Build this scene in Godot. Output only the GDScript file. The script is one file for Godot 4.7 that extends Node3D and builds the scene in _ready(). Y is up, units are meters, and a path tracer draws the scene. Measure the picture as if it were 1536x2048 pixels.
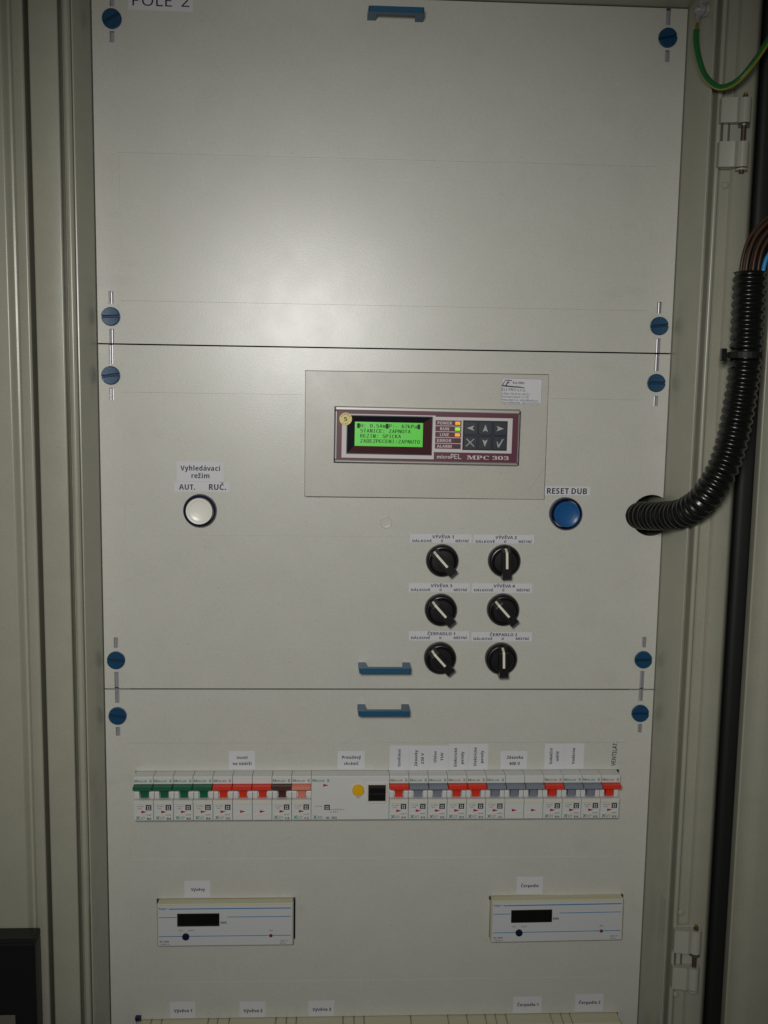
extends Node3D
# An open electrical distribution cabinet, seen from the front. All helper measures are millimetres; K turns them into metres.
const K := 0.001
var M := {}
var taken := {}
var fonts := {}
var caps := {}
var rng := RandomNumberGenerator.new()

# sections of the embossed cover panels: top, bottom, half width inside which they apply, z at top, z at bottom
var sections := [
	[240.8, 156.2, -0.10, -0.20], [156.2, 155.4, -1.1, -1.1], [155.4, 36.2, -0.65, -0.10], [36.2, 35.5, -1.3, -1.3],
	[-40.2, -40.9, -1.2, -1.2], [-40.9, -162.2, -0.05, -0.45], [-162.2, -162.8, -0.45, -0.10], [-162.8, -262.0, -0.10, -0.10],
	[-349.0, -349.7, -0.9, -0.9], [-349.7, -458.2, -0.10, -0.40], [-458.2, -458.8, -0.40, -0.28], [-458.8, -577.2, -0.28, -0.40], [-577.2, -577.8, -0.40, -0.28], [-577.8, -700.0, -0.28, -0.28]]
const IN_L := -225.0
const IN_R := 223.0

func panel_z(x: float, y: float) -> float:
	if x > IN_L and x < IN_R:
		for s in sections:
			if y <= s[0] and y > s[1]:
				return lerpf(s[2], s[3], (s[0] - y) / (s[0] - s[1]))
	return 0.0

# ------------------------------------------------------------------ naming
func numbered(called: String) -> String:
	var n: int = taken.get(called, 0)
	taken[called] = n + 1
	return called if n == 0 else "%s_%03d" % [called, n]

func tag(o: Node, label: String, category: String, group := "") -> Node:
	o.set_meta("label", label)
	o.set_meta("category", category)
	o.set_meta("kind", "thing")
	if group != "":
		o.set_meta("group", group)
	return o

func thing(called: String, label: String, category: String, at := Vector3.ZERO, group := "") -> Node3D:
	var o := Node3D.new()
	o.name = numbered(called)
	add_child(o)
	o.position = at * K
	tag(o, label, category, group)
	return o

func hang(called: String, mesh: Mesh, m: Material, parent: Node, at := Vector3.ZERO) -> MeshInstance3D:
	var o := MeshInstance3D.new()
	o.name = called if parent != self else numbered(called)
	o.mesh = mesh
	o.material_override = m
	parent.add_child(o, true)
	o.position = at * K
	return o

func put(called: String, st: SurfaceTool, m: Material, parent: Node, at := Vector3.ZERO) -> MeshInstance3D:
	return hang(called, st.commit(), m, parent, at)

func new_st() -> SurfaceTool:
	var st := SurfaceTool.new()
	st.begin(Mesh.PRIMITIVE_TRIANGLES)
	return st

# ------------------------------------------------------------------ shapes
func tri(st: SurfaceTool, a: Vector3, b: Vector3, c: Vector3, n: Vector3, na = null, nb = null, nc = null) -> void:
	if na == null:
		na = n; nb = n; nc = n
	if (b - a).cross(c - a).dot(n) > 0.0:
		var t := b; b = c; c = t
		var u = nb; nb = nc; nc = u
	st.set_normal(na); st.add_vertex(a * K)
	st.set_normal(nb); st.add_vertex(b * K)
	st.set_normal(nc); st.add_vertex(c * K)

func quad(st: SurfaceTool, a: Vector3, b: Vector3, c: Vector3, d: Vector3, outward: Vector3) -> void:
	var n := (b - a).cross(c - a)
	if n.length() < 1e-9:
		n = (c - a).cross(d - a)
	n = n.normalized()
	if n.dot(outward) < 0.0:
		n = -n
	tri(st, a, b, c, n)
	tri(st, a, c, d, n)

# box with chamfered edges between two corners
func box(st: SurfaceTool, lo: Vector3, hi: Vector3, ch := 0.0) -> void:
	var c := (lo + hi) * 0.5
	var h := (hi - lo) * 0.5
	ch = minf(ch, minf(h.x, minf(h.y, h.z)) * 0.9)
	var ax := [Vector3.RIGHT, Vector3.UP, Vector3.BACK]
	for i in 3:
		var j := (i + 1) % 3
		var k := (i + 2) % 3
		for s in [-1.0, 1.0]:
			var o: Vector3 = c + ax[i] * h[i] * s
			var u: Vector3 = ax[j] * (h[j] - ch)
			var v: Vector3 = ax[k] * (h[k] - ch)
			quad(st, o + u + v, o - u + v, o - u - v, o + u - v, ax[i] * s)
			if ch > 0.0:
				for t in [-1.0, 1.0]:
					# edge between face i(s) and face j(t), running along k
					var p: Vector3 = c + ax[i] * h[i] * s + ax[j] * (h[j] - ch) * t
					var q: Vector3 = c + ax[i] * (h[i] - ch) * s + ax[j] * h[j] * t
					quad(st, p + v, p - v, q - v, q + v, ax[i] * s + ax[j] * t)
	if ch > 0.0:
		for sx in [-1.0, 1.0]:
			for sy in [-1.0, 1.0]:
				for sz in [-1.0, 1.0]:
					var sg := Vector3(sx, sy, sz)
					var p0 := c + Vector3(h.x, h.y - ch, h.z - ch) * sg
					var p1 := c + Vector3(h.x - ch, h.y, h.z - ch) * sg
					var p2 := c + Vector3(h.x - ch, h.y - ch, h.z) * sg
					tri(st, p0, p1, p2, sg.normalized())

# body of revolution about z: profile of (radius, z) from the base to the front
func lathe(st: SurfaceTool, prof: Array, c: Vector3, seg := 40) -> void:
	for i in prof.size() - 1:
		var a: Vector2 = prof[i]
		var b: Vector2 = prof[i + 1]
		var d := b - a
		var nr := Vector2(d.y, -d.x).normalized()
		for j in seg:
			var t0 := TAU * j / seg
			var t1 := TAU * (j + 1) / seg
			var e0 := Vector3(cos(t0), sin(t0), 0)
			var e1 := Vector3(cos(t1), sin(t1), 0)
			var n0 := e0 * nr.x + Vector3.BACK * nr.y
			var n1 := e1 * nr.x + Vector3.BACK * nr.y
			var p0 := c + e0 * a.x + Vector3.BACK * a.y
			var p1 := c + e1 * a.x + Vector3.BACK * a.y
			var q0 := c + e0 * b.x + Vector3.BACK * b.y
			var q1 := c + e1 * b.x + Vector3.BACK * b.y
			var n := (n0 + n1).normalized()
			if a.x > 1e-6:
				tri(st, p0, p1, q1, n, n0, n1, n1)
			if b.x > 1e-6:
				tri(st, p0, q1, q0, n, n0, n1, n0)

# flat plate of any outline in the plane of the panels, its front edge broken by a chamfer
func plate(st: SurfaceTool, poly: PackedVector2Array, z0: float, z1: float, ch := 0.0) -> void:
	var inner := poly
	if ch > 0.0:
		var sign_ := 1.0 if Geometry2D.is_polygon_clockwise(poly) else -1.0
		inner = PackedVector2Array()
		var n := poly.size()
		for i in n:
			var d0 := (poly[i] - poly[(i + n - 1) % n]).normalized()
			var d1 := (poly[(i + 1) % n] - poly[i]).normalized()
			var m := (Vector2(d0.y, -d0.x) + Vector2(d1.y, -d1.x)) * sign_
			inner.append(poly[i] + m.normalized() * ch / maxf(0.4, m.length() * 0.5))
	var n2 := poly.size()
	var mid := Vector2.ZERO
	for p in poly:
		mid += p / n2
	var cw := 1.0 if Geometry2D.is_polygon_clockwise(poly) else -1.0
	for i in n2:
		var a := poly[i]
		var b := poly[(i + 1) % n2]
		var ia := inner[i]
		var ib := inner[(i + 1) % n2]
		var d := (b - a).normalized()
		var o := Vector3(-d.y, d.x, 0) * cw
		quad(st, Vector3(a.x, a.y, z0), Vector3(b.x, b.y, z0), Vector3(b.x, b.y, z1 - ch), Vector3(a.x, a.y, z1 - ch), o)
		if ch > 0.0:
			quad(st, Vector3(a.x, a.y, z1 - ch), Vector3(b.x, b.y, z1 - ch), Vector3(ib.x, ib.y, z1), Vector3(ia.x, ia.y, z1), o + Vector3.BACK)
	var ix := Geometry2D.triangulate_polygon(inner)
	for i in range(0, ix.size(), 3):
		var a := inner[ix[i]]
		var b := inner[ix[i + 1]]
		var c := inner[ix[i + 2]]
		tri(st, Vector3(a.x, a.y, z1), Vector3(b.x, b.y, z1), Vector3(c.x, c.y, z1), Vector3.BACK)

func rect(x0: float, y0: float, x1: float, y1: float) -> PackedVector2Array:
	return PackedVector2Array([Vector2(x0, y0), Vector2(x1, y0), Vector2(x1, y1), Vector2(x0, y1)])

func rounded(x0: float, y0: float, x1: float, y1: float, r: float, n := 4) -> PackedVector2Array:
	var p := PackedVector2Array()
	var cs := [[x1 - r, y0 + r, -90], [x1 - r, y1 - r, 0], [x0 + r, y1 - r, 90], [x0 + r, y0 + r, 180]]
	for c in cs:
		for i in n + 1:
			var a := deg_to_rad(c[2] + 90.0 * i / n)
			p.append(Vector2(c[0], c[1]) + Vector2(cos(a), sin(a)) * r)
	return p

# closed outline in (x, z) drawn out along y; smooth where neighbouring faces turn by less than 35 degrees
func extrude_y(st: SurfaceTool, poly: Array, y0: float, y1: float) -> void:
	var n := poly.size()
	var area := 0.0
	for i in n:
		var p: Vector2 = poly[i]
		var q: Vector2 = poly[(i + 1) % n]
		area += p.x * q.y - q.x * p.y
	var s := 1.0 if area > 0.0 else -1.0
	var ns := []
	for i in n:
		var d: Vector2 = (poly[(i + 1) % n] - poly[i]).normalized()
		ns.append(Vector2(d.y, -d.x) * s)
	for i in n:
		var a: Vector2 = poly[i]
		var b: Vector2 = poly[(i + 1) % n]
		var f: Vector2 = ns[i]
		var g: Vector2 = ns[(i + n - 1) % n]
		var h: Vector2 = ns[(i + 1) % n]
		var na := (f + g).normalized() if f.dot(g) > 0.82 else f
		var nb := (f + h).normalized() if f.dot(h) > 0.82 else f
		var n0 := Vector3(na.x, 0, na.y)
		var n1 := Vector3(nb.x, 0, nb.y)
		var m := Vector3(f.x, 0, f.y)
		tri(st, Vector3(a.x, y0, a.y), Vector3(b.x, y0, b.y), Vector3(b.x, y1, b.y), m, n0, n1, n1)
		tri(st, Vector3(a.x, y0, a.y), Vector3(b.x, y1, b.y), Vector3(a.x, y1, a.y), m, n0, n1, n0)
	var flat := PackedVector2Array(poly)
	var ix := Geometry2D.triangulate_polygon(flat)
	for y in [y0, y1]:
		for i in range(0, ix.size(), 3):
			var a2 := flat[ix[i]]
			var b2 := flat[ix[i + 1]]
			var c2 := flat[ix[i + 2]]
			tri(st, Vector3(a2.x, y, a2.y), Vector3(b2.x, y, b2.y), Vector3(c2.x, y, c2.y), Vector3.UP if y == y1 else Vector3.DOWN)

# closed outline in (y, z) drawn out along x
func extrude_x(st: SurfaceTool, poly: Array, x0: float, x1: float) -> void:
	var n := poly.size()
	var area := 0.0
	for i in n:
		var p: Vector2 = poly[i]
		var q: Vector2 = poly[(i + 1) % n]
		area += p.x * q.y - q.x * p.y
	var s := 1.0 if area > 0.0 else -1.0
	for i in n:
		var a: Vector2 = poly[i]
		var b: Vector2 = poly[(i + 1) % n]
		var d := (b - a).normalized()
		quad(st, Vector3(x0, a.x, a.y), Vector3(x0, b.x, b.y), Vector3(x1, b.x, b.y), Vector3(x1, a.x, a.y), Vector3(0, d.y * s, -d.x * s))
	var flat := PackedVector2Array(poly)
	var ix := Geometry2D.triangulate_polygon(flat)
	for x in [x0, x1]:
		for i in range(0, ix.size(), 3):
			var a2 := flat[ix[i]]
			var b2 := flat[ix[i + 1]]
			var c2 := flat[ix[i + 2]]
			tri(st, Vector3(x, a2.x, a2.y), Vector3(x, b2.x, b2.y), Vector3(x, c2.x, c2.y), Vector3.RIGHT if x == x1 else Vector3.LEFT)

func arc(cx: float, cz: float, r: float, d0: float, d1: float, n := 6) -> Array:
	var out := []
	for i in n + 1:
		var a := deg_to_rad(lerpf(d0, d1, float(i) / n))
		out.append(Vector2(cx + cos(a) * r, cz + sin(a) * r))
	return out

func curve_of(pts: Array) -> Curve3D:
	var c := Curve3D.new()
	c.bake_interval = 0.5
	for i in pts.size():
		var t := Vector3.ZERO
		if i > 0 and i < pts.size() - 1:
			t = (pts[i + 1] - pts[i - 1]) / 6.0
		c.add_point(pts[i], -t, t)
	return c

# tube along a curve; radius(length along) gives its radius; with side colours on vertices when stripe > 0
func tube(st: SurfaceTool, pts: Array, radius: Callable, step: float, seg := 20, stripe := 0.0, off := Vector2.ZERO) -> void:
	var c := curve_of(pts)
	var len_ := c.get_baked_length()
	var count := int(len_ / step)
	var rows := []
	var nrm := []
	var up := Vector3(0, 0, 1)
	for i in count + 1:
		var s := len_ * i / count
		var p := c.sample_baked(s, true)
		var d := (c.sample_baked(minf(s + 0.6, len_), true) - c.sample_baked(maxf(s - 0.6, 0.0), true)).normalized()
		up = (up - d * up.dot(d)).normalized()
		var side := d.cross(up)
		var r: float = radius.call(s)
		var slope: float = (radius.call(s + 0.05) - radius.call(s - 0.05)) / 0.1
		var row := []
		var nr := []
		for j in seg + 1:
			var a := TAU * j / seg
			var e := up * cos(a) + side * sin(a)
			row.append(p + up * off.x + side * off.y + e * r)
			nr.append((e - d * slope).normalized())
		rows.append(row)
		nrm.append(nr)
	for i in count:
		for j in seg:
			if stripe > 0.0:
				var mid := (j + 0.5) / seg
				st.set_color(Color(0.40, 0.30, 0.015) if absf(mid - 0.30) < stripe else Color(0.012, 0.13, 0.035))
			var m: Vector3 = nrm[i][j] + nrm[i + 1][j + 1]
			tri(st, rows[i][j], rows[i][j + 1], rows[i + 1][j + 1], m, nrm[i][j], nrm[i][j + 1], nrm[i + 1][j + 1])
			tri(st, rows[i][j], rows[i + 1][j + 1], rows[i + 1][j], m, nrm[i][j], nrm[i + 1][j + 1], nrm[i + 1][j])
	for e in [0, count]:
		var mid3 := Vector3.ZERO
		for j in seg:
			mid3 += rows[e][j] / seg
		var d2: Vector3 = (rows[1][0] - rows[0][0]) * (-1.0 if e == 0 else 1.0)
		for j in seg:
			tri(st, mid3, rows[e][j], rows[e][j + 1], d2.normalized() if d2.length() > 0 else Vector3.UP)

# ------------------------------------------------------------------ lettering
func font_for(kind: String) -> Font:
	if not fonts.has(kind):
		var f := SystemFont.new()
		f.font_names = PackedStringArray(["Droid Serif" if kind.begins_with("serif") else "Droid Sans Mono" if kind == "mono" else "Droid Sans"])
		f.font_weight = 700 if kind.ends_with("bold") else 400
		fonts[kind] = f
	return fonts[kind]

func text_mesh(t: String, kind: String) -> TextMesh:
	var tm := TextMesh.new()
	tm.font = font_for(kind)
	tm.font_size = 32
	tm.pixel_size = 0.01
	tm.curve_step = 1.5
	tm.depth = 0.01
	tm.horizontal_alignment = HORIZONTAL_ALIGNMENT_LEFT
	tm.text = t
	return tm

# text from (x, y) on its baseline, `wide` mm long, cap height `high` mm (0: as the font has it), turned by `turn` degrees
func ink(st: SurfaceTool, t: String, x: float, y: float, wide: float, z: float, kind := "sans", high := 0.0, turn := 0.0) -> void:
	if not caps.has(kind):
		caps[kind] = text_mesh("H", kind).get_aabb()
	var h: AABB = caps[kind]
	var tm := text_mesh(t, kind)
	var box_ := tm.get_aabb()
	var sx := wide / box_.size.x
	var sy := sx if high <= 0.0 else high / h.size.y
	var turned := Basis(Vector3.BACK, deg_to_rad(turn))
	var b := turned * Basis.from_scale(Vector3(sx, sy, 6.0))
	var o := Vector3(x, y, z) - b * Vector3(box_.position.x, h.position.y, 0)
	var ar := tm.surface_get_arrays(0)
	var vs: PackedVector3Array = ar[Mesh.ARRAY_VERTEX]
	var ns: PackedVector3Array = ar[Mesh.ARRAY_NORMAL]
	var ids: PackedInt32Array = ar[Mesh.ARRAY_INDEX]
	var kb := b * K
	var ko := o * K
	for i in ids:
		if ns[i].z < -0.5:
			continue   # the backs lie against the surface
		st.set_normal((turned * ns[i]).normalized())
		st.add_vertex(kb * vs[i] + ko)

# ------------------------------------------------------------------ materials
func mat(called: String, c: Color, rough := 0.5, metal := 0.0, spec := 0.5) -> StandardMaterial3D:
	var m := StandardMaterial3D.new()
	m.resource_name = called
	m.albedo_color = c
	m.roughness = rough
	m.metallic = metal
	m.metallic_specular = spec
	M[called] = m
	return m

func noise(freq: float, seed_: int, size := 512, octaves := 2) -> NoiseTexture2D:
	var n := FastNoiseLite.new()
	n.seed = seed_
	n.frequency = freq
	n.noise_type = FastNoiseLite.TYPE_SIMPLEX_SMOOTH
	n.fractal_octaves = octaves
	var t := NoiseTexture2D.new()
	t.width = size
	t.height = size
	t.seamless = true
	t.noise = n
	return t

func grey_ramp(lo: float, hi: float) -> Gradient:
	var r := Gradient.new()
	r.set_color(0, Color(lo, lo, lo))
	r.set_color(1, Color(hi, hi, hi))
	return r

# fine grain, faint scratches, rubbed spots and specks of dirt
var wear: ImageTexture
func make_wear() -> void:
	var n := 1024
	var v := PackedFloat32Array()
	v.resize(n * n)
	for i in n * n:
		v[i] = 0.93 + 0.07 * rng.randf()
	for k in 26:   # rubbed patches
		var c := Vector2(rng.randf(), rng.randf()) * n
		var r := rng.randf_range(10.0, 34.0)
		var q := rng.randf_range(1.2, 2.6)
		var d := rng.randf_range(0.006, 0.022)
		for y in range(-int(r), int(r) + 1):
			for x in range(-int(r), int(r) + 1):
				var e := Vector2(x, y * q).length() / r
				if e < 1.0:
					v[posmod(int(c.y) + y, n) * n + posmod(int(c.x) + x, n)] -= d * (1.0 - e * e)
	for k in 34:   # scratches
		var p := Vector2(rng.randf(), rng.randf()) * n
		var dir := Vector2.from_angle(rng.randf() * TAU)
		var d := rng.randf_range(-0.05, 0.07)
		for t in int(rng.randf_range(12, 80)):
			dir = dir.rotated(rng.randf_range(-0.02, 0.02))
			p += dir
			v[posmod(int(p.y), n) * n + posmod(int(p.x), n)] -= d
	for k in 60:   # specks
		var p := Vector2i(rng.randi() % (n - 4), rng.randi() % (n - 4))
		var d := rng.randf_range(0.06, 0.26)
		for x in 2:
			for y in 1 + rng.randi() % 2:
				v[(p.y + y) * n + p.x + x] -= d
	var b := PackedByteArray()
	b.resize(n * n)
	for i in n * n:
		b[i] = int(clampf(v[i], 0.0, 1.0) * 255.0)
	var im := Image.create_from_data(n, n, false, Image.FORMAT_L8, b)
	im.convert(Image.FORMAT_RGB8)
	wear = ImageTexture.create_from_image(im)

# powder-coated sheet: orange peel, slight waviness, patchy gloss, dust and a fine grain
func powder(m: StandardMaterial3D, bump: float, rough_lo: float, rough_hi: float, tint_lo: float, seed_: int) -> void:
	m.uv1_triplanar = true
	m.uv1_world_triplanar = true
	m.uv1_scale = Vector3(2.3, 2.3, 2.3)
	m.uv1_offset = Vector3(0.37, 0.21, 0.11)
	var nt := noise(0.22, seed_, 1024, 2)
	nt.as_normal_map = true
	nt.bump_strength = bump
	m.normal_enabled = true
	m.normal_texture = nt
	m.heightmap_enabled = true
	m.heightmap_scale = 0.005
	m.heightmap_texture = noise(0.0055, seed_ + 3, 512, 2)
	var rt := noise(0.012, seed_ + 5, 1024, 5)
	rt.color_ramp = grey_ramp(rough_lo, rough_hi)
	m.roughness = 1.0
	m.roughness_texture = rt
	var at := noise(0.009, seed_ + 7, 1024, 6)
	at.color_ramp = grey_ramp(tint_lo, 1.0)
	m.albedo_texture = at
	m.detail_enabled = true
	m.detail_blend_mode = BaseMaterial3D.BLEND_MODE_MUL
	m.detail_albedo = wear

func materials() -> void:
	make_wear()
	powder(mat("panel_paint", Color8(212, 211, 202), 0.4, 0.0, 0.62), 0.05, 0.335, 0.36, 0.98, 11)
	powder(mat("plate_paint", Color8(203, 199, 189), 0.4, 0.0, 0.6), 0.05, 0.36, 0.42, 0.97, 41)
	powder(mat("frame_paint", Color8(176, 175, 158), 0.4, 0.0, 0.55), 0.05, 0.27, 0.34, 0.96, 23)
	mat("hinge_paint", Color8(174, 173, 160), 0.33)
	mat("paper", Color8(214, 214, 218), 0.55)
	mat("tape", Color8(212, 210, 206), 0.4)
	mat("blue_ink", Color8(10, 11, 56), 0.6)
	mat("grey_ink", Color8(44, 46, 62), 0.6)
	mat("screw_blue", Color8(15, 66, 102), 0.32)
	mat("slot_blue", Color8(12, 44, 68), 0.5)
	mat("handle_blue", Color8(22, 84, 118), 0.4)
	mat("zinc", Color8(186, 184, 190), 0.34, 0.45)
	mat("steel", Color8(150, 148, 142), 0.35, 0.9)
	mat("brass", Color8(196, 160, 74), 0.3, 0.9)
	mat("pin_brown", Color8(92, 74, 58), 0.45, 0.4)
	mat("black_plastic", Color8(20, 20, 22), 0.34)
	mat("black_rubber", Color8(13, 13, 14), 0.6)
	mat("conduit_black", Color8(13, 14, 12), 0.27, 0.0, 0.55)
	mat("dark_inside", Color8(46, 46, 44), 0.8)
	mat("cap_white", Color8(244, 241, 232), 0.3)
	mat("cap_blue", Color8(30, 88, 146), 0.3)
	mat("navy", Color8(15, 19, 58), 0.35)
	mat("pointer_white", Color8(236, 232, 214), 0.45)
	mat("alloy", Color8(178, 174, 170), 0.4, 0.35)
	mat("maroon", Color8(94, 22, 52), 0.45)
	mat("silver_print", Color8(214, 208, 208), 0.45)
	mat("lcd_ink", Color8(8, 30, 14), 0.6)
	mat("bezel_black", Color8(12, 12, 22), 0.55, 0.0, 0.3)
	mat("key_black", Color8(34, 38, 48), 0.4)
	mat("keypad_blue", Color8(18, 30, 66), 0.4)
	mat("key_grey", Color8(176, 180, 182), 0.5)
	mat("badge_cream", Color8(240, 220, 140), 0.5)
	mat("led_off", Color8(74, 66, 70), 0.3)
	mat("breaker_body", Color8(212, 212, 210), 0.42)
	mat("nose_white", Color8(216, 214, 200), 0.4)
	mat("meter_body", Color8(196, 192, 166), 0.42)
	mat("meter_face", Color8(206, 207, 210), 0.4)
	mat("print_green", Color8(22, 132, 104), 0.6)
	mat("print_red", Color8(168, 30, 74), 0.6)
	mat("print_black", Color8(32, 32, 48), 0.6)
	mat("print_cyan", Color8(26, 126, 176), 0.55)
	mat("toggle_green", Color8(14, 100, 66), 0.36)
	mat("toggle_red", Color8(226, 52, 26), 0.34)
	mat("toggle_brown", Color8(82, 40, 34), 0.38)
	mat("toggle_salmon", Color8(228, 134, 112), 0.38)
	mat("toggle_grey", Color8(128, 134, 148), 0.4)
	mat("test_yellow", Color8(232, 178, 20), 0.35)
	mat("lcd_dark", Color8(12, 14, 10), 0.2)
	mat("led_red", Color8(120, 24, 50), 0.3)
	mat("wire_brown", Color8(66, 39, 21), 0.4)
	mat("wire_blue", Color8(60, 150, 210), 0.35)
	var e: StandardMaterial3D = mat("earth_wire", Color.WHITE, 0.38)
	e.vertex_color_use_as_albedo = true
	for l in [["lcd_green", Color8(70, 190, 60), Color8(80, 204, 44), 0.62], ["led_orange", Color8(200, 120, 40), Color8(236, 164, 44), 0.9], ["led_green", Color8(120, 200, 40), Color8(150, 232, 52), 0.9]]:
		var g := mat(l[0], l[1].darkened(0.5), 0.35)
		g.emission_enabled = true
		g.emission = l[2]
		g.emission_energy_multiplier = l[3]

# ------------------------------------------------------------------ cabinet
func cabinet() -> void:
	var c := thing("electrical_cabinet", "pale grey sheet steel cabinet body framing the three cover panels", "cabinet", Vector3(0, -700, 0))
	var up := Vector3(0, 700, 0)   # parts are written in the panel's own millimetres
	var lo := -760.0
	var hi := 420.0
	var fp: Material = M.frame_paint
	for side in [-1.0, 1.0]:
		# inner wall of the recess
		var fz := 56.4 if side < 0 else 59.6
		var w := new_st()
		extrude_y(w, [Vector2(246 * side, -44), Vector2(246 * side, fz - 1.0), Vector2(246.5 * side, fz - 0.2), Vector2(247.4 * side, fz), Vector2(247.8 * side, fz - 1.2), Vector2(247.8 * side, -44)], lo, hi)
		put("recess_wall", w, fp, c, up)
		# channel behind the lip
		var ch := new_st()
		extrude_y(ch, [Vector2(248 * side, -44), Vector2(248 * side, 48), Vector2(256.6 * side, 48), Vector2(256.6 * side, -44)], lo, hi)
		put("rain_channel", ch, fp, c, up)
		# rounded lip
		var lp := new_st()
		var lc := 250.6 if side < 0 else 254.6
		var r := 2.7 if side < 0 else 2.1
		var pl := [Vector2((lc - r) * side, 46)]
		for q in arc(lc, 58.6, r, 180, 0, 10):
			pl.append(Vector2(q.x * side, q.y))
		pl.append(Vector2((lc + r) * side, 46))
		extrude_y(lp, pl, lo, hi)
		put("sealing_lip", lp, fp, c, up)
		# metal strip behind the slots of the panels
		for seg in ([[lo, -300.7], [-299.3, -0.7], [0.7, 283.0]] if side < 0 else [[lo, -300.7], [-299.3, -170.0], [-112.0, -0.7], [0.7, 283.0]]):
			var ms := new_st()
			var sp := [Vector2(244.5 * side, -7), Vector2(244.5 * side, -3.4)]
			for q in arc(233.9, -4.2, 1.5, 20, 160, 6):
				sp.append(Vector2(q.x * side, q.y))
			sp.append(Vector2(224 * side, -3.4))
			sp.append(Vector2(224 * side, -7))
			extrude_y(ms, sp, seg[0], seg[1])
			put("mounting_strip", ms, M.zinc, c, up)
		# sheet flanges folded over on the lower wall
		for f in [[[-470.0, 34.0], [-476.0, 42.0], [-558.0, 42.0], [-566.0, 50.0], [-740.0, 50.0], [-740.0, 59.0], [-470.0, 59.0]]]:
			var fl := new_st()
			var pts := []
			for q in f:
				pts.append(Vector2(q[0], q[1]))
			extrude_x(fl, pts, 245.6 * side, 246.0 * side - 0.02 * side)
			put("wall_flange", fl, fp, c, up)
	# left front face of the frame
	var lf := new_st()
	var l := [Vector2(-256.8, -44), Vector2(-256.8, 58.4)]
	l.append_array(arc(-258.2, 58.6, 1.4, 0, 90, 4).map(func(q): return Vector2(q.x, q.y)))
	l.append_array(arc(-277.2, 58.4, 1.6, 90, 180, 4))
	l.append(Vector2(-278.8, -44))
	extrude_y(lf, l, lo, hi)
	put("front_flange", lf, fp, c, up)
	# right front face: a recessed web, a raised web, a sloping shoulder
	var rf := new_st()
	var rr := [Vector2(258.6, -44), Vector2(258.6, 54.0), Vector2(259.6, 55.4), Vector2(266.8, 55.4), Vector2(267.6, 58.6), Vector2(269.0, 60.0), Vector2(280.0, 60.0), Vector2(282.2, 58.6), Vector2(287.6, 51.0), Vector2(288.0, 48.0), Vector2(288.0, -44)]
	extrude_y(rf, rr, lo, hi)
	put("front_flange", rf, fp, c, up)
	for q in [[262.4, 131.0], [259.4, -483.5], [258.6, -560.0]]:
		var rv := new_st()
		lathe(rv, [Vector2(3.0, 0), Vector2(2.8, 0.8), Vector2(2.0, 1.6), Vector2(0.0, 1.9)], Vector3(q[0] + 1.2, q[1], 55.3), 18)
		put("rivet", rv, fp, c, up)
	var ce := new_st()
	box(ce, Vector3(-247.9, 284.2, -44), Vector3(247.9, 300, 59.6), 0.6)
	put("top_return", ce, fp, c, up)
	var bp := new_st()
	box(bp, Vector3(-290, lo, -50), Vector3(290, hi, -44.2), 0.0)
	put("back_plate", bp, M.dark_inside, c, up)

func doors() -> void:
	# door of the neighbouring field, with a rolled edge and a groove
	var d := thing("cabinet_door", "pale grey door with a grooved rolled edge beside the green toggles", "door", Vector3(-360, -700, 60))
	var st := new_st()
	var p := [Vector2(77.9, -50), Vector2(77.9, -0.6)]
	p.append_array(arc(75.9, -0.2, 2.0, 0, 95, 6))
	p.append_array([Vector2(72.4, 1.3), Vector2(69.6, 0.4), Vector2(68.2, -1.8), Vector2(66.6, -3.2), Vector2(65.2, -2.8), Vector2(63.8, -0.8)])
	p.append_array(arc(60.6, 0.2, 2.8, 50, 90, 4))
	p.append_array([Vector2(-60, 3.0), Vector2(-60, -50)])
	extrude_y(st, p, -60, 1120)
	put("door_leaf", st, M.frame_paint, d)
	var g := new_st()
	box(g, Vector3(78.2, -60, -50), Vector3(80.9, 1120, -22), 0.0)
	put("edge_seal", g, M.black_rubber, d)
	# the open door on the hinge side
	var r := thing("cabinet_door", "pale grey open cabinet door beyond the black rubber strip and hinges", "door", Vector3(360, -700, 60))
	var s2 := new_st()
	var q := [Vector2(-56.6, -46), Vector2(-56.6, -1.0)]
	q.append_array(arc(-55.4, -0.8, 1.2, 180, 80, 4))
	q.append_array([Vector2(-53.6, -0.6), Vector2(-46.0, -0.6), Vector2(-43.5, 0.2), Vector2(-41.0, 2.4), Vector2(-38.5, 3.0), Vector2(-20, 3.0), Vector2(120, 3.0), Vector2(120, -46)])
	extrude_y(s2, q, -60, 1120)
	put("door_leaf", s2, M.frame_paint, r)
	var k := thing("rubber_strip", "tall black rubber strip between the hinged cabinet edge and open door", "seal", Vector3(295.5, -700, 56))
	var s3 := new_st()
	var t := [Vector2(-7.2, -30), Vector2(-7.2, -6)]
	t.append_array(arc(-1.5, -6, 5.7, 180, 90, 5))
	t.append_array(arc(4.0, -3.0, 3.0, 90, 0, 5))
	t.append(Vector2(7.4, -30))
	extrude_y(s3, t, -60, 1120)
	put("strip", s3, M.black_rubber, k)

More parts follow.
